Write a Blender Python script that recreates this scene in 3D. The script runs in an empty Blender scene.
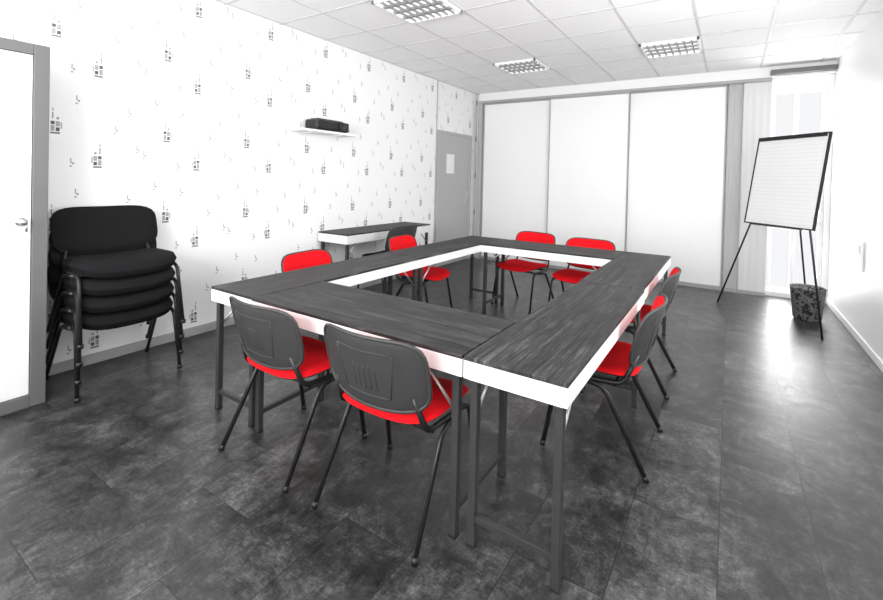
import bpy, math, random
from mathutils import Matrix, Vector
S=bpy.context.scene
S.view_settings.view_transform='Standard'
S.view_settings.look='None'
S.view_settings.exposure=-0.08

# ---------------------------------------------------------------- materials
def mat(name,col,rough=.5,metal=0,spec=.5,emit=None,es=0):
    m=bpy.data.materials.new(name); m.use_nodes=True
    b=m.node_tree.nodes['Principled BSDF']
    c=(col,col,col) if isinstance(col,(int,float)) else col
    b.inputs['Base Color'].default_value=(*c,1); b.inputs['Roughness'].default_value=rough
    b.inputs['Metallic'].default_value=metal; b.inputs['Specular IOR Level'].default_value=spec
    if emit is not None:
        b.inputs['Emission Color'].default_value=(emit,emit,emit,1); b.inputs['Emission Strength'].default_value=es
    return m
class NT:
    def __init__(s,m): s.t=m.node_tree; s.b=s.t.nodes['Principled BSDF']
    def n(s,ty,**k):
        o=s.t.nodes.new(ty)
        for a,v in k.items(): setattr(o,a,v)
        return o
    def set(s,sock,v):
        if isinstance(v,bpy.types.NodeSocket): s.t.links.new(v,sock)
        else: sock.default_value=v
    def m(s,op,a,b=0.0,c=None):
        o=s.n('ShaderNodeMath',operation=op); s.set(o.inputs[0],a); s.set(o.inputs[1],b)
        if c is not None: s.set(o.inputs[2],c)
        return o.outputs[0]
    def noise(s,vec,scale,detail=5,rough=.6,dist=0):
        o=s.n('ShaderNodeTexNoise'); s.set(o.inputs['Vector'],vec); o.inputs['Scale'].default_value=scale
        o.inputs['Detail'].default_value=detail; o.inputs['Roughness'].default_value=rough; o.inputs['Distortion'].default_value=dist
        return o.outputs['Fac']
    def map(s,vec,sc=(1,1,1),rot=(0,0,0),loc=(0,0,0)):
        o=s.n('ShaderNodeMapping'); s.set(o.inputs[0],vec); o.inputs['Scale'].default_value=sc; o.inputs['Rotation'].default_value=rot; o.inputs['Location'].default_value=loc
        return o.outputs[0]
    def ramp(s,fac,stops):
        o=s.n('ShaderNodeValToRGB'); s.set(o.inputs[0],fac); e=o.color_ramp.elements
        while len(e)<len(stops): e.new(.5)
        for i,(p,v) in enumerate(stops):
            e[i].position=p; e[i].color=(v,v,v,1) if isinstance(v,(int,float)) else (*v,1)
        return o.outputs[0]
    def mix(s,f,a,b,mode='MIX'):
        o=s.n('ShaderNodeMix',data_type='RGBA',blend_type=mode); s.set(o.inputs[0],f)
        for k,v in ((6,a),(7,b)):
            if isinstance(v,(int,float)): v=(v,v,v,1)
            s.set(o.inputs[k],v)
        return o.outputs[2]
    def bump(s,h,st,d=.01):
        o=s.n('ShaderNodeBump'); s.set(o.inputs['Height'],h); o.inputs['Strength'].default_value=st; o.inputs['Distance'].default_value=d
        s.t.links.new(o.outputs[0],s.b.inputs['Normal'])
def fabric(name,col,sc=420):
    m=mat(name,col,.9,spec=.15); t=NT(m); co=t.n('ShaderNodeTexCoord').outputs['Object']
    n=t.noise(co,sc,2); n2=t.noise(co,9,3)
    f=t.m('MULTIPLY_ADD',n,.5,t.m('MULTIPLY',n2,.4))
    t.set(t.b.inputs['Base Color'],t.mix(f,(col[0]*.62,col[1]*.62,col[2]*.62,1),(col[0]*1.25,col[1]*1.25,col[2]*1.25,1)))
    t.bump(n,.25,.002); return m
M_white=mat('white_paint',.86,.6,spec=.3)
M_wallr=mat('white_wall_paint',.88,.45,spec=.4)
t=NT(M_wallr); co=t.n('ShaderNodeTexCoord').outputs['Object']; t.bump(t.noise(co,60,3),.08,.003)
M_ceil=mat('ceiling_tile',.9,.9,spec=.1)
t=NT(M_ceil); co=t.n('ShaderNodeTexCoord').outputs['Object']
t.set(t.b.inputs['Base Color'],t.ramp(t.noise(co,140,3,.7),[(.3,.85),(.6,.93)]))
M_tbar=mat('ceiling_grid',.64,.5)
M_grey=mat('grey_frame_paint',.13,.5)
M_lgrey=mat('light_grey_paint',.43,.5)
M_dgrey=mat('door_grey_paint',.42,.5)
M_trim=mat('aluminium_trim',.38,.4)
M_panel=mat('sliding_panel_white',.90,.35,spec=.4)
M_base=mat('baseboard_grey',.38,.5)
M_metal=mat('steel',.55,.3,metal=.9)
M_black=mat('black_plastic',.008,.4)
M_leg=mat('dark_steel_leg',.032,.45,spec=.4)
M_frame=mat('chair_tube_black',.012,.35,spec=.4)
M_shell=mat('chair_shell_grey',.036,.5,spec=.4)
t=NT(M_shell); co=t.n('ShaderNodeTexCoord').outputs['Object']; t.bump(t.noise(co,500,2),.2,.001)
M_red=fabric('red_fabric',(.76,.006,.012))
M_blk=fabric('black_fabric',(.010,.010,.011))
M_apron=mat('table_apron_white',.78,.55,spec=.3)
M_top=mat('dark_wood_top',.05,.5,spec=.3)
t=NT(M_top); co=t.n('ShaderNodeTexCoord').outputs['Object']
sy=t.n('ShaderNodeSeparateXYZ'); t.set(sy.inputs[0],co); LY=sy.outputs[1]
oi=t.n('ShaderNodeObjectInfo'); av=t.n('ShaderNodeVectorMath',operation='ADD'); t.set(av.inputs[0],co)
pl=t.m('FLOOR',t.m('DIVIDE',t.m('ADD',LY,.275),.14))
cb=t.n('ShaderNodeCombineXYZ'); t.set(cb.inputs[0],t.m('ADD',t.m('MULTIPLY',oi.outputs['Random'],9.0),t.m('MULTIPLY',pl,3.7))); t.set(cb.inputs[1],t.m('MULTIPLY',oi.outputs['Random'],5.0)); t.set(av.inputs[1],cb.outputs[0]); co=av.outputs[0]
g1=t.noise(t.map(co,(.8,20,8)),1.9,8,.72,.8); g2=t.noise(t.map(co,(1.1,4,3)),2.2,8,.75,.9); g3=t.noise(t.map(co,(2.5,110,8)),1.5,4,.8)
f=t.m('ADD',t.m('MULTIPLY',g1,.46),t.m('ADD',t.m('MULTIPLY',g2,.27),t.m('MULTIPLY',g3,.27)))
fr=t.m('FRACT',t.m('DIVIDE',t.m('ADD',LY,.275),.14))
seam=t.m('LESS_THAN',t.m('MINIMUM',fr,t.m('SUBTRACT',1.0,fr)),.010)
colt=t.ramp(f,[(.40,.005),(.47,.016),(.53,.04),(.58,.09),(.65,.24)])
t.set(t.b.inputs['Base Color'],t.mix(t.m('MULTIPLY',seam,.75),colt,.004))
t.set(t.b.inputs['Roughness'],t.m('MULTIPLY_ADD',g1,.35,.38)); t.bump(g1,.4,.004)
M_paper=mat('paper_white',.8,.6)
t=NT(M_paper); co=t.n('ShaderNodeTexCoord').outputs['Object']
sx=t.n('ShaderNodeSeparateXYZ'); t.set(sx.inputs[0],co)
gl=t.m('LESS_THAN',t.m('FRACT',t.m('MULTIPLY',sx.outputs[2],24.0)),.14)
t.set(t.b.inputs['Base Color'],t.mix(t.m('MULTIPLY',gl,.28),.83,.58))

# floor ------------------------------------------------------------
M_floor=mat('vinyl_floor',.1,.35,spec=.5); t=NT(M_floor); pos=t.n('ShaderNodeNewGeometry').outputs['Position']
sx=t.n('ShaderNodeSeparateXYZ'); t.set(sx.inputs[0],pos); X,Y=sx.outputs[0],sx.outputs[1]
TW,TL=.33,.92
col_i=t.m('FLOOR',t.m('DIVIDE',X,TW)); yo=t.m('ADD',t.m('DIVIDE',Y,TL),t.m('MULTIPLY',col_i,.37))
fx=t.m('FRACT',t.m('DIVIDE',X,TW)); fy=t.m('FRACT',yo); row_i=t.m('FLOOR',yo)
ex=t.m('MULTIPLY',t.m('MINIMUM',fx,t.m('SUBTRACT',1.0,fx)),TW); ey=t.m('MULTIPLY',t.m('MINIMUM',fy,t.m('SUBTRACT',1.0,fy)),TL)
line=t.m('LESS_THAN',t.m('MINIMUM',ex,ey),.0022)
cb=t.n('ShaderNodeCombineXYZ'); t.set(cb.inputs[0],col_i); t.set(cb.inputs[1],row_i)
wn=t.n('ShaderNodeTexWhiteNoise'); t.set(wn.inputs['Vector'],cb.outputs[0])
off=t.n('ShaderNodeVectorMath',operation='SCALE'); t.set(off.inputs[0],wn.outputs['Color']); off.inputs['Scale'].default_value=7
va=t.n('ShaderNodeVectorMath',operation='ADD'); t.set(va.inputs[0],pos); t.set(va.inputs[1],off.outputs[0]); v=va.outputs[0]
a=t.noise(v,4.0,10,.78,.5); b2=t.noise(t.map(v,(2.2,1,1)),11,9,.85,.4); c2=t.noise(t.map(v,(1,3,1)),34,6,.85); d2=t.noise(pos,.9,4,.6)
f=t.m('ADD',t.m('MULTIPLY',a,.38),t.m('ADD',t.m('MULTIPLY',b2,.28),t.m('MULTIPLY',c2,.19)))
f=t.m('ADD',f,t.m('MULTIPLY',d2,.15))
f=t.m('ADD',f,t.m('MULTIPLY',t.m('SUBTRACT',wn.outputs['Value'],.5),.03))
colr=t.ramp(f,[(.40,.006),(.46,.016),(.505,.038),(.55,.085),(.62,.22)])
t.set(t.b.inputs['Base Color'],t.mix(t.m('MULTIPLY',line,.7),colr,.006))
t.set(t.b.inputs['Roughness'],t.m('MULTIPLY_ADD',b2,.5,.10)); t.bump(t.m('SUBTRACT',f,t.m('MULTIPLY',line,.2)),.18,.005)

# wallpaper ---------------------------------------------------------
M_wp=mat('patterned_wallpaper',.9,.6,spec=.3); t=NT(M_wp); pos=t.n('ShaderNodeNewGeometry').outputs['Position']
sx=t.n('ShaderNodeSeparateXYZ'); t.set(sx.inputs[0],pos); Y,Z=sx.outputs[1],sx.outputs[2]
PU,PV=.73,.67
U=t.m('MULTIPLY',t.m('FRACT',t.m('DIVIDE',t.m('SUBTRACT',Y,.95-PU*4),PU)),PU)
V=t.m('MULTIPLY',t.m('FRACT',t.m('DIVIDE',t.m('SUBTRACT',Z,.06-PV*2),PV)),PV)
rects=[]
def cl(u,v,s=0):
    a=[(-.014,.028,.011,.012,.92),(.014,.022,.012,.018,.6),(-.014,-.010,.011,.020,.62),(.014,-.016,.011,.013,.92),
       (.0,-.042,.027,.006,.85),(-.014,.078,.004,.022,.7),(-.014,.12,.004,.010,.6),(.014,.060,.007,.007,.75),(.034,.010,.005,.022,.5)]
    for x,y,w,h,k in a: rects.append((u+(x if not s else -x),v+y,w,h,k))
cl(.19,.33); cl(.44,.10,1)
for u,v in ((.02,.18),(.64,.5),(.31,.55),(.55,.36),(.10,.60),(.28,.10),(.70,.22)):
    rects.append((u,v,.004,.018,.6)); rects.append((u+.012,v-.02,.007,.007,.65)); rects.append((u,v-.04,.008,.006,.55))
acc=None
for (u,v,w,h,k) in rects:
    q=t.m('MULTIPLY',t.m('LESS_THAN',t.m('ABSOLUTE',t.m('SUBTRACT',U,u)),w),t.m('MULTIPLY',t.m('LESS_THAN',t.m('ABSOLUTE',t.m('SUBTRACT',V,v)),h),k))
    acc=q if acc is None else t.m('MAXIMUM',acc,q)
t.set(t.b.inputs['Base Color'],t.mix(acc,.89,.035))

# bin pattern
M_bin=mat('printed_bin',.3,.5); t=NT(M_bin); co=t.n('ShaderNodeTexCoord').outputs['Object']
n1=t.noise(t.map(co,(1,1,1)),17,4,.7,1.5)
t.set(t.b.inputs['Base Color'],t.ramp(n1,[(.43,.01),(.48,.08),(.52,.35),(.56,.01),(.64,.25)]))

# ---------------------------------------------------------------- mesh builder
class MB:
    def __init__(s): s.v=[];s.f=[];s.mi=[];s.mats=[];s.sm=[]
    def mid(s,m):
        if m not in s.mats: s.mats.append(m)
        return s.mats.index(m)
    def add(s,vs,fs,m,smooth=False,M=None):
        o=len(s.v)
        s.v+=[tuple(M@Vector(p)) if M is not None else tuple(p) for p in vs]
        k=s.mid(m)
        for f in fs: s.f.append([i+o for i in f]); s.mi.append(k); s.sm.append(smooth)
    def box(s,x0,x1,y0,y1,z0,z1,m,bev=0,M=None):
        if x0>x1:x0,x1=x1,x0
        if y0>y1:y0,y1=y1,y0
        if z0>z1:z0,z1=z1,z0
        if bev<=0:
            vs=[(x,y,z) for z in (z0,z1) for y in (y0,y1) for x in (x0,x1)]
            s.add(vs,[(0,2,3,1),(4,5,7,6),(0,1,5,4),(2,6,7,3),(0,4,6,2),(1,3,7,5)],m,False,M); return
        import bmesh
        bm=bmesh.new(); bmesh.ops.create_cube(bm,size=1)
        for v in bm.verts: v.co=Vector(((x0+x1)/2+v.co.x*(x1-x0),(y0+y1)/2+v.co.y*(y1-y0),(z0+z1)/2+v.co.z*(z1-z0)))
        bmesh.ops.bevel(bm,geom=bm.edges[:],offset=bev,segments=2,affect='EDGES',profile=.5)
        bm.verts.ensure_lookup_table()
        s.add([v.co[:] for v in bm.verts],[[v.index for v in f.verts] for f in bm.faces],m,False,M); bm.free()
    def tube(s,pts,r,m,n=10,rx=None,M=None,cap=True):
        P=[Vector(p) for p in pts]; rings=[]; up=None
        for i,p in enumerate(P):
            d=(P[min(i+1,len(P)-1)]-P[max(i-1,0)]).normalized()
            if up is None:
                a=Vector((0,0,1)) if abs(d.z)<.9 else Vector((0,1,0)); up=(a-d*a.dot(d)).normalized()
            else: up=(up-d*up.dot(d)).normalized()
            sd=d.cross(up); rr=r[i] if isinstance(r,(list,tuple)) else r; ry=rr if rx is None else rx
            rings.append([p+up*math.cos(2*math.pi*k/n)*rr+sd*math.sin(2*math.pi*k/n)*ry for k in range(n)])
        vs=[v for R in rings for v in R]; fs=[]
        for i in range(len(P)-1):
            for k in range(n): fs.append((i*n+k,i*n+(k+1)%n,(i+1)*n+(k+1)%n,(i+1)*n+k))
        if cap: fs.append(tuple(range(n))[::-1]); fs.append(tuple((len(P)-1)*n+k for k in range(n)))
        s.add(vs,fs,m,True,M)
    def lathe(s,prof,m,n=28,M=None):
        vs=[(r*math.cos(2*math.pi*k/n),r*math.sin(2*math.pi*k/n),z) for r,z in prof for k in range(n)]; fs=[]
        for i in range(len(prof)-1):
            for k in range(n): fs.append((i*n+k,i*n+(k+1)%n,(i+1)*n+(k+1)%n,(i+1)*n+k))
        s.add(vs,fs,m,True,M)
    def pad(s,w,h,tf,tb,m,mb,curve,k=4.5,N=20,edge=4,M=None):
        g=lambda i: math.sin((-1+2*i/N)*math.pi/2)*.55+(-1+2*i/N)*.45
        def pt(i,j,side):
            u=g(i); v=g(j); mm=max(abs(u),abs(v))
            if mm>0:
                nk=(abs(u)**k+abs(v)**k)**(1/k); sc=mm/nk
            else: sc=1
            x=u*sc*w/2; y=v*sc*h/2; T=(tf if side>0 else -tb)*(1-mm**edge)**.5 if mm<.9999 else 0
            return (x,y,curve(x,y)+T)
        for side,mm in ((1,m),(-1,mb)):
            vs=[pt(i,j,side) for j in range(N+1) for i in range(N+1)]
            fs=[]
            for j in range(N):
                for i in range(N):
                    a=j*(N+1)+i; q=(a,a+1,a+N+2,a+N+1); fs.append(q if side>0 else q[::-1])
            s.add(vs,fs,mm,True,M)
    def obj(s,name,loc=(0,0,0),rot=0,parent=None,link=True):
        me=bpy.data.meshes.new(name); me.from_pydata(s.v,[],s.f)
        for m in s.mats: me.materials.append(m)
        me.polygons.foreach_set('material_index',s.mi); me.polygons.foreach_set('use_smooth',s.sm); me.update()
        return place(name,me,loc,rot)
def place(name,me,loc,rot=0,scale=(1,1,1)):
    o=bpy.data.objects.new(name,me); o.location=loc; o.rotation_euler=(0,0,rot); o.scale=scale
    S.collection.objects.link(o); return o
def smooth_path(pts,rad=.04,seg=4):
    P=[Vector(p) for p in pts]; out=[P[0]]
    for i in range(1,len(P)-1):
        a=(P[i-1]-P[i]); b=(P[i+1]-P[i]); r=min(rad,a.length*.45,b.length*.45)
        A=P[i]+a.normalized()*r; B=P[i]+b.normalized()*r
        for k in range(seg+1):
            u=k/seg; out.append(A*(1-u)**2+P[i]*2*u*(1-u)+B*u*u)
    out.append(P[-1]); return out

# ---------------------------------------------------------------- room
XL,XR,YB,ZC,YF=-3.94,1.055,7.25,2.986,-1.6
b=MB(); b.box(XL-.2,XR+.2,YF-.2,YB+.2,-.1,0,M_floor); b.obj('floor')
b=MB(); b.box(XL-.2,XL,YF-.2,YB+.2,0,ZC+.1,M_wp); b.obj('wall_left')
# right wall, with an added unseen window that brings in side light (y 1.9..4.3)
RY0,RY1,RZ0,RZ1=1.9,4.3,.9,2.5
b=MB(); b.box(XR,XR+.2,YF-.2,RY0,0,ZC+.1,M_wallr); b.box(XR,XR+.2,RY1,YB+.2,0,ZC+.1,M_wallr)
b.box(XR,XR+.2,RY0,RY1,0,RZ0,M_wallr); b.box(XR,XR+.2,RY0,RY1,RZ1,ZC+.1,M_wallr); b.obj('wall_right')
b=MB(); w=.045
for z0,z1 in ((RZ0,RZ0+w),(RZ1-w,RZ1)): b.box(XR+.06,XR+.12,RY0,RY1,z0,z1,M_white,.004)
for y0 in (RY0,(RY0+RY1)/2-w/2,RY1-w): b.box(XR+.06,XR+.12,y0,y0+w,RZ0+w,RZ1-w,M_white,.004)
b.obj('added_window_4')
WX0,WX1,WZ0,WZ1=.43,1.0,.06,2.70
b=MB(); b.box(XL,WX0,YB,YB+.2,0,ZC+.1,M_wallr); b.box(WX0,XR,YB,YB+.2,WZ1,ZC+.1,M_wallr); b.box(WX0,XR,YB,YB+.2,0,WZ0,M_wallr); b.box(WX1,XR,YB,YB+.2,WZ0,WZ1,M_wallr); b.obj('wall_back')
b=MB(); b.box(XL,XR,YF-.2,YF,0,.85,M_wallr); b.box(XL,XR,YF-.2,YF,2.6,ZC+.1,M_wallr)
for x0,x1 in ((XL,-3.5),(-1.75,-1.35),(.5,XR)): b.box(x0,x1,YF-.2,YF,.85,2.6,M_wallr)
b.obj('wall_front')
def window(name,x0,x1,z0,z1,y,muls):
    b=MB(); w=.045
    b.box(x0,x1,y,y+.06,z0,z0+w,M_white,.004); b.box(x0,x1,y,y+.06,z1-w,z1,M_white,.004)
    b.box(x0,x0+w,y,y+.06,z0+w,z1-w,M_white,.004); b.box(x1-w,x1,y,y+.06,z0+w,z1-w,M_white,.004)
    for m in muls: b.box(m-w/2,m+w/2,y+.005,y+.055,z0+w,z1-w,M_white,.004)
    return b
b=window('w',WX0,WX1,WZ0,WZ1,YB+.06,[.70]); b.box(.70,WX1,YB+.065,YB+.115,.95,1.0,M_white,.004); b.obj('window_1')
window('w',-3.5,-1.75,.85,2.6,YF-.13,[-2.62]).obj('window_2')
window('w',-1.35,.5,.85,2.6,YF-.13,[-.42]).obj('window_3')
b=MB(); b.box(XL-.2,XR+.2,YF-.2,YB+.2,ZC,ZC+.1,M_ceil)
for i in range(9):
    x=-3.9+.6*i
    b.box(x-.011,x+.011,YF,YB,ZC-.004,ZC,M_tbar)
y=5.35-.6*11
while y<YB:
    if y>YF: b.box(XL,XR,y-.011,y+.011,ZC-.0045,ZC-.0005,M_tbar)
    y+=.6
b.obj('ceiling')
b=MB(); b.box(-3.84,XR,YB-.10,YB,2.84,ZC-.001,M_wallr); b.box(-3.84,.42,YB-.125,YB-.02,2.80,2.84,M_trim,.003); b.box(-3.84,.42,YB-.10,YB-.001,0.0,.018,M_trim); b.obj('trim_1')
b=MB(); b.box(-3.86,-3.78,YB-.12,YB-.001,0.0,2.84,M_lgrey,.004); b.obj('trim_2')
def slider(name,x0,x1,y,left=True):
    b=MB(); b.box(x0,x1,y,y+.03,.02,2.80,M_panel)
    w=.018
    for xa in (x0,x1-w): b.box(xa,xa+w,y-.012,y+.032,.02,2.80,M_trim,.003)
    b.box(x0+w,x1-w,y-.004,y+.031,.02,.05,M_trim); b.box(x0+w,x1-w,y-.004,y+.031,2.775,2.80,M_trim)
    b.obj(name)
slider('door_2',-3.77,-2.52,YB-.055,0); slider('door_3',-2.53,-1.29,YB-.10,0); slider('door_4',-1.31,-.06,YB-.055,0)
def panelcurtain(name,x0,x1,y,m):
    b=MB(); n=14; vs=[];fs=[]
    for k in range(n+1):
        x=x0+(x1-x0)*k/n; yy=y+.003*math.sin(k*1.7)
        vs+=[(x,yy,.03),(x,yy,2.80)]
    for k in range(n): fs.append((2*k,2*k+2,2*k+3,2*k+1))
    o=len(vs); vs+=[(x,yy+.006,z) for x,yy,z in vs]; fs+=[tuple(i+o for i in f)[::-1] for f in fs]
    b.add(vs,fs,m,True); b.box(x0,x1,y-.012,y+.02,.02,.05,M_trim); b.box(x0,x1,y-.012,y+.02,2.79,2.83,M_trim); b.obj(name)
M_cur1=mat('panel_fabric_grey',.48,.8); M_cur2=mat('panel_fabric_light',.68,.8)
panelcurtain('panel_curtain',-.045,.12,YB-.06,M_cur1); panelcurtain('panel_curtain',.125,.42,YB-.09,M_cur2)
b=MB(); b.box(.40,1.05,YB-.20,YB-.101,2.86,2.92,M_grey,.01); b.obj('roller_blind')
b=MB(); b.box(XL,XL+.014,1.0,5.88,0,.075,M_base,.003); b.obj('baseboard_left')
b=MB(); b.box(XR-.014,XR,YF,YB,0,.07,M_white,.003); b.obj('baseboard_right')
b=MB(); x=XL; y0,y1,h=5.93,7.02,2.16
b.box(x,x+.03,y0,y0+.05,0,h,M_lgrey,.004); b.box(x,x+.03,y1-.05,y1,0,h,M_lgrey,.004); b.box(x,x+.03,y0,y1,h,h+.05,M_lgrey,.004)
b.box(x+.001,x+.018,y0+.05,y1-.05,.008,h,M_dgrey)
b.box(x+.018,x+.021,6.20,6.44,1.52,1.84,M_paper)
b.box(x+.018,x+.024,6.86,6.90,1.0,1.22,M_metal,.002); b.tube(smooth_path([(x+.02,6.88,1.1),(x+.07,6.88,1.1),(x+.07,6.76,1.1)],.02),.010,M_metal)
b.obj('door_1')
b=MB(); b.box(XL,XL+.012,5.895,5.915,0,ZC-.005,M_lgrey); b.obj('trim_3')

# storage cabinet near left
b=MB(); x1=-3.5; ye=.985; ys=-1.0; hc=2.18
b.box(XL+.02,x1-.03,ys,ye,0.0,hc,M_lgrey)
b.box(x1-.03,x1,ye-.075,ye,0,hc,M_grey,.004); b.box(x1-.03,x1,ys,ye-.075,hc-.065,hc,M_grey,.004); b.box(x1-.03,x1,ys,ye-.075,0,.075,M_grey,.004)
b.box(x1-.03,x1-.008,.02,ye-.078,.078,hc-.068,M_panel,.003); b.box(x1-.03,x1-.008,ys,.01,.078,hc-.068,M_panel,.003)
Mx=Matrix.Translation((x1-.008,.86,1.12))@Matrix.Rotation(math.pi/2,4,'Y')
b.lathe([(0.0,.0),(.026,0),(.026,.006),(.010,.008),(.010,.03),(.02,.036),(.022,.048),(.016,.056),(0,.058)],M_metal,20,Mx)
b.tube([(x1+.01,.88,1.12),(x1+.02,.88,1.06)],.006,M_metal)
b.obj('storage_cabinet')

# ---------------------------------------------------------------- tables
def table_mesh(L,Wd,h=.75,ap=.072,stretch=True):
    b=MB(); hx,hy=L/2,Wd/2; g=.0015
    b.box(-hx+g,hx-g,-hy+g,hy-g,h-.016,h,M_top,.002)
    a=.018
    b.box(-hx+g,hx-g,-hy+g,-hy+a,h-.014-ap,h-.0165,M_apron,.0015); b.box(-hx+g,hx-g,hy-a,hy-g,h-.014-ap,h-.0165,M_apron,.0015)
    b.box(-hx+g,-hx+a,-hy+a,hy-a,h-.014-ap,h-.0165,M_apron); b.box(hx-a,hx-g,-hy+a,hy-a,h-.014-ap,h-.0165,M_apron)
    l=.016
    for sx in (-1,1):
        cx=sx*(hx-.04)
        for sy in (-1,1):
            cy=sy*(hy-.037)
            b.box(cx-l,cx+l,cy-l,cy+l,.006,h-.0165,M_leg,.003); b.box(cx-l-.001,cx+l+.001,cy-l-.001,cy+l+.001,0,.012,M_black,.002)
            b.tube([(cx-sx*.01,cy,h-.24),(cx-sx*.20,cy,h-.05)],.007,M_metal,8)
        b.box(cx-.012,cx+.012,-hy+.037+l,hy-.037-l,.10,.125,M_leg,.002)
        b.box(cx-.012,cx+.012,-hy+.037+l,hy-.037-l,h-.05,h-.017,M_leg,.002)
    return b
def mesh_of(b,name):
    o=b.obj(name); me=o.data; bpy.data.objects.remove(o); return me
me_s=mesh_of(table_mesh(1.62,.41),'conference_table_side'); me_e=mesh_of(table_mesh(1.35,.52),'conference_table_end')
N='conference_table'
place(N,me_s,(-.645,1.50+.81,0),math.pi/2); place(N,me_s,(-.655,1.50+2.43,0),math.pi/2)
place(N,me_s,(-2.415,1.51+.81,0),math.pi/2); place(N,me_s,(-2.415,1.51+2.43,0),math.pi/2)
place(N,me_e,(-1.53,1.76,0),0); place(N,me_e,(-1.535,4.48,0),0)
me_w=mesh_of(table_mesh(1.6,.46,.80,.095),'side_table'); place('side_table',me_w,(-3.69,4.30,0),math.pi/2)

# ---------------------------------------------------------------- chairs
def chair_mesh(fab,shell,name,seat_t=.030,seat_b=.022,edge=5):
    b=MB()
    b.pad(.50,.46,seat_t,seat_b,fab,shell,lambda x,y: .018*(x/.24)**2-.02*max(0,(y-.1)/.12)**2,k=4.2,edge=edge,M=Matrix.Translation((0,.03,.452)))
    BW,BH=.53,.32
    Mb=Matrix.Translation((0,-.262,.655))@Matrix.Rotation(math.radians(90+15),4,'X')
    cv=lambda x,y:-.05*(x/.24)**2
    b.pad(BW,BH,.010,.032,shell,fab,cv,k=4.2,M=Mb)
    rim=[]
    for k in range(49):
        a=2*math.pi*k/48; c,s_=math.cos(a),math.sin(a); q=(abs(c)**4.2+abs(s_)**4.2)**(-1/4.2)
        x=c*q*BW/2; yv=s_*q*BH/2; rim.append((x,yv,cv(x,yv)+.001))
    b.tube(rim,.008,shell,8,M=Mb,cap=False)
    def rib(p,r=.0028): b.tube([(x,y,cv(x,y)+.0100*(1-max(abs(x)/(BW/2),abs(y)/(BH/2))**4)**.5) for x,y in p],r,shell,6,M=Mb)
    rib([(-.14+.28*i/12,.10) for i in range(13)]); rib([(-.11+.22*i/12,-.10) for i in range(13)])
    rib([(-.14,.10),(-.135,.04),(-.125,-.02),(-.11,-.10)]); rib([(.14,.10),(.135,.04),(.125,-.02),(.11,-.10)])
    for xx in (-.055,-.0275,0,.0275,.055): rib([(xx,-.07+.11*i/5) for i in range(6)],.0025)
    for sx in (-1,1):
        p=smooth_path([(sx*.255,.25,.005),(sx*.245,.175,.415),(sx*.225,-.150,.425),(sx*.20,-.205,.58)],.05,6)
        b.tube(p,.0135,M_frame,10,rx=.010)
        p=smooth_path([(sx*.262,-.27,.005),(sx*.248,-.06,.40),(sx*.243,.10,.412)],.05,5)
        b.tube(p,.0135,M_frame,10,rx=.010)
        b.tube([(sx*.255,.2505,0),(sx*.255,.25,.025)],.0145,M_black); b.tube([(sx*.262,-.2705,0),(sx*.262,-.263,.025)],.0145,M_black)
    for yy in (.13,-.11): b.tube([(-.235,yy,.417),(.235,yy,.417)],.010,M_frame)
    return mesh_of(b,name)
me_red=chair_mesh(M_red,M_shell,'chair_red'); me_blk=chair_mesh(M_blk,M_shell,'chair_black'); me_stk=chair_mesh(M_blk,M_blk,'chair_black_stack',.045,.055,14)
C='conference_chair'
place(C,me_red,(-1.91,1.59,0),-.02); place(C,me_red,(-1.215,1.60,0),.03)
place(C,me_red,(-.57,2.60,0),math.pi/2); place(C,me_red,(-.585,3.58,0),math.pi/2)
place(C,me_red,(-2.60,2.44,0),-math.pi/2+.08); place(C,me_red,(-2.64,3.74,0),-math.pi/2+.12)
place(C,me_red,(-1.97,4.84,0),math.pi-.2); place(C,me_red,(-1.27,4.68,0),math.pi-.1)
place(C,me_blk,(-3.44,4.16,0),math.pi/2,(1,1,1.07))
for i in range(4):
    place('stacked_chair',me_stk,(-3.60+.012*i,1.40,.113*i),-math.pi/2,(1.2,1.0,1.02))

# ---------------------------------------------------------------- shelf + projector
b=MB(); b.box(XL,XL+.24,3.08,3.86,1.90,1.925,M_white,.002)
for yy in (3.24,3.66): b.box(XL,XL+.18,yy-.012,yy+.012,1.89,1.90,M_white)
b.obj('wall_shelf')
b=MB(); z=1.925
b.box(-3.91,-3.72,3.27,3.76,z+.012,z+.12,M_black,.018)
b.box(-3.88,-3.76,3.32,3.70,z+.118,z+.135,M_black,.008)
for yy in (3.31,3.72): b.box(-3.76,-3.74,yy-.01,yy+.01,z,z+.014,M_black); b.box(-3.87,-3.85,yy-.01,yy+.01,z,z+.014,M_black)
b.lathe([(0,0),(.040,0),(.040,.02),(.030,.022),(.026,.01),(0,.008)],M_leg,20,Matrix.Translation((-3.72,3.64,z+.066))@Matrix.Rotation(math.pi/2,4,'Y'))
for k in range(6): b.box(-3.725,-3.718,3.33+.025*k,3.338+.025*k,z+.03,z+.09,M_leg)
b.obj('projector')

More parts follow.
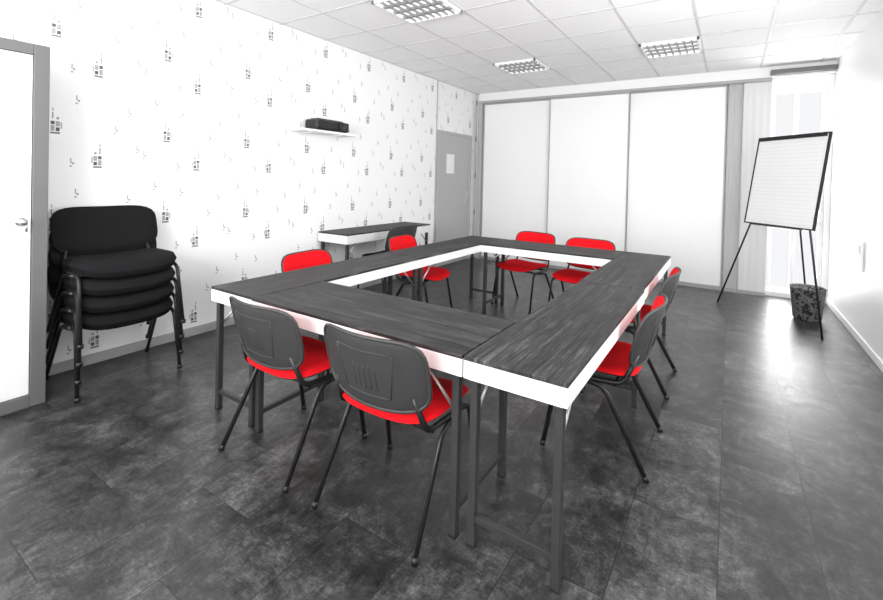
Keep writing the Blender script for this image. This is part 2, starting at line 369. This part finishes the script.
# ---------------------------------------------------------------- flip chart
e=Vector((.67,-.742,0)).normalized(); nrm=Vector((-.742,-.67,0)).normalized()
Cc=Vector((.50,6.13,1.50)); tilt=math.radians(9.5)
up=(Vector((0,0,1))*math.cos(tilt)-nrm*math.sin(tilt)).normalized(); zn=e.cross(up)
if zn.dot(nrm)<0: zn=-zn
Mf=Matrix(((e.x,zn.x,up.x,Cc.x),(e.y,zn.y,up.y,Cc.y),(e.z,zn.z,up.z,Cc.z),(0,0,0,1)))
b=MB(); hw,hh=.41,.50
b.box(-hw,hw,-.012,.004,-hh,hh,M_white,M=Mf)
for a in ((-hw-.008,-hw+.006,-hh-.008,hh+.008),(hw-.006,hw+.008,-hh-.008,hh+.008)): b.box(a[0],a[1],-.018,.012,a[2],a[3],M_black,.003,Mf)
b.box(-hw,hw,-.018,.012,hh-.008,hh+.008,M_black,.003,Mf); b.box(-hw,hw,-.018,.012,-hh-.008,-hh+.006,M_black,.003,Mf)
b.box(-hw+.012,hw-.012,.012,.026,hh-.04,hh-.012,M_black,.004,Mf)
b.box(-hw+.02,hw-.02,.005,.012,-hh+.03,hh-.02,M_paper,M=Mf)
b.box(-.3,.3,.0,.04,-hh-.02,-hh-.008,M_black,.003,Mf)
def W(x,y,z): return Mf@Vector((x,y,z))
b.tube([W(-.30,-.03,hh-.1),W(-.36,-.03,-hh),(-.09,6.43,.0)],.010,M_black); b.tube([W(.30,-.03,hh-.1),W(.35,-.03,-hh),(.77,5.48,.0)],.010,M_black)
top=W(0,-.04,hh-.15); b.tube([top,(.80,6.72,0.0)],.010,M_black); b.tube([W(-.3,-.03,hh-.12),W(.3,-.03,hh-.12)],.010,M_black)
b.obj('flip_chart_easel')
b=MB(); b.lathe([(0,0.004),(.10,.004),(.11,0),(.125,.02),(.155,.34),(.163,.35),(.158,.355),(.15,.34),(.12,.03),(0,.025)],M_bin,32); b.obj('waste_bin',(.74,6.22,0))
b=MB(); b.box(XR-.02,XR,5.58,5.74,.66,.94,M_wallr,.006); b.box(XR-.024,XR-.019,5.61,5.71,.82,.90,M_lgrey); b.obj('wall_control_box')

# ---------------------------------------------------------------- ceiling lamps
M_em=mat('lamp_diffuser',.8,.5,emit=1,es=1.1)
M_louv=mat('lamp_louvre',.28,.4,metal=.2)
def area(name,loc,rot,sx,sy,p,col=(1,1,1)):
    l=bpy.data.lights.new(name,'AREA'); l.shape='RECTANGLE'; l.size=sx; l.size_y=sy; l.energy=p; l.color=col
    o=bpy.data.objects.new(name,l); o.location=loc; o.rotation_euler=rot; S.collection.objects.link(o); return o
def lamp(x0,y0):
    b=MB(); w=.58; z=ZC
    b.box(0.02,w,0.02,w,z-.006,z-.002,M_em)
    for a in (0.01,w-.01): b.box(a,a+.02,.01,w+.01,z-.03,z-.001,M_white); b.box(.01,w+.01,a,a+.02,z-.03,z-.001,M_white)
    for k in range(1,8): 
        q=.01+(w)*k/8; b.box(q-.006,q+.006,.03,w-.01,z-.028,z-.007,M_louv)
    for k in range(1,4):
        q=.01+(w)*k/4; b.box(.03,w-.01,q-.016,q+.016,z-.028,z-.007,M_louv)
    b.obj('ceiling_light',(x0,y0,0))
for x,y in ((-2.7,2.95),(-2.7,5.35),(-.9,5.35),(-.9,2.95),(-2.7,.55),(-.9,.55)): lamp(x,y)

# ---------------------------------------------------------------- daylight
area('window_daylight',(-2.62,YF-.16,1.72),(math.radians(98),0,0),1.7,1.7,80)
area('window_daylight',(-.42,YF-.16,1.72),(math.radians(98),0,0),1.8,1.7,100)
area('window_daylight',(.71,YB+.35,1.4),(math.radians(-88),0,0),.6,2.6,62)
area('window_daylight',(XR+.16,(RY0+RY1)/2,1.7),(math.radians(96),0,math.radians(66)),2.3,1.5,95)  # side light through the added right-wall window, to even out the room
area('added_fill_uplight',(-1.4,-.9,1.9),(math.radians(140),0,0),1.2,.5,105)  # added fill light aimed up to brighten the ceiling; no lamp stands here
w=bpy.data.worlds.new('World'); S.world=w; w.use_nodes=True
w.node_tree.nodes['Background'].inputs[0].default_value=(.97,.98,1,1); w.node_tree.nodes['Background'].inputs[1].default_value=1.0

# ---------------------------------------------------------------- camera
f,yaw,pitch,roll,cy,H=445.77,.574,.012,.024,183.57,1.437
fw=Vector((-math.sin(yaw)*math.cos(pitch),math.cos(yaw)*math.cos(pitch),-math.sin(pitch))); r=Vector((math.cos(yaw),math.sin(yaw),0)); u=r.cross(fw)
r2=r*math.cos(roll)+u*math.sin(roll); u2=-r*math.sin(roll)+u*math.cos(roll)
cd=bpy.data.cameras.new('Camera'); co=bpy.data.objects.new('Camera',cd); S.collection.objects.link(co)
co.matrix_world=Matrix(((r2.x,u2.x,-fw.x,0),(r2.y,u2.y,-fw.y,0),(r2.z,u2.z,-fw.z,H),(0,0,0,1)))
cd.sensor_width=36; cd.lens=f*36/883; cd.shift_y=-(300-cy)/883; cd.clip_start=.05
S.camera=co
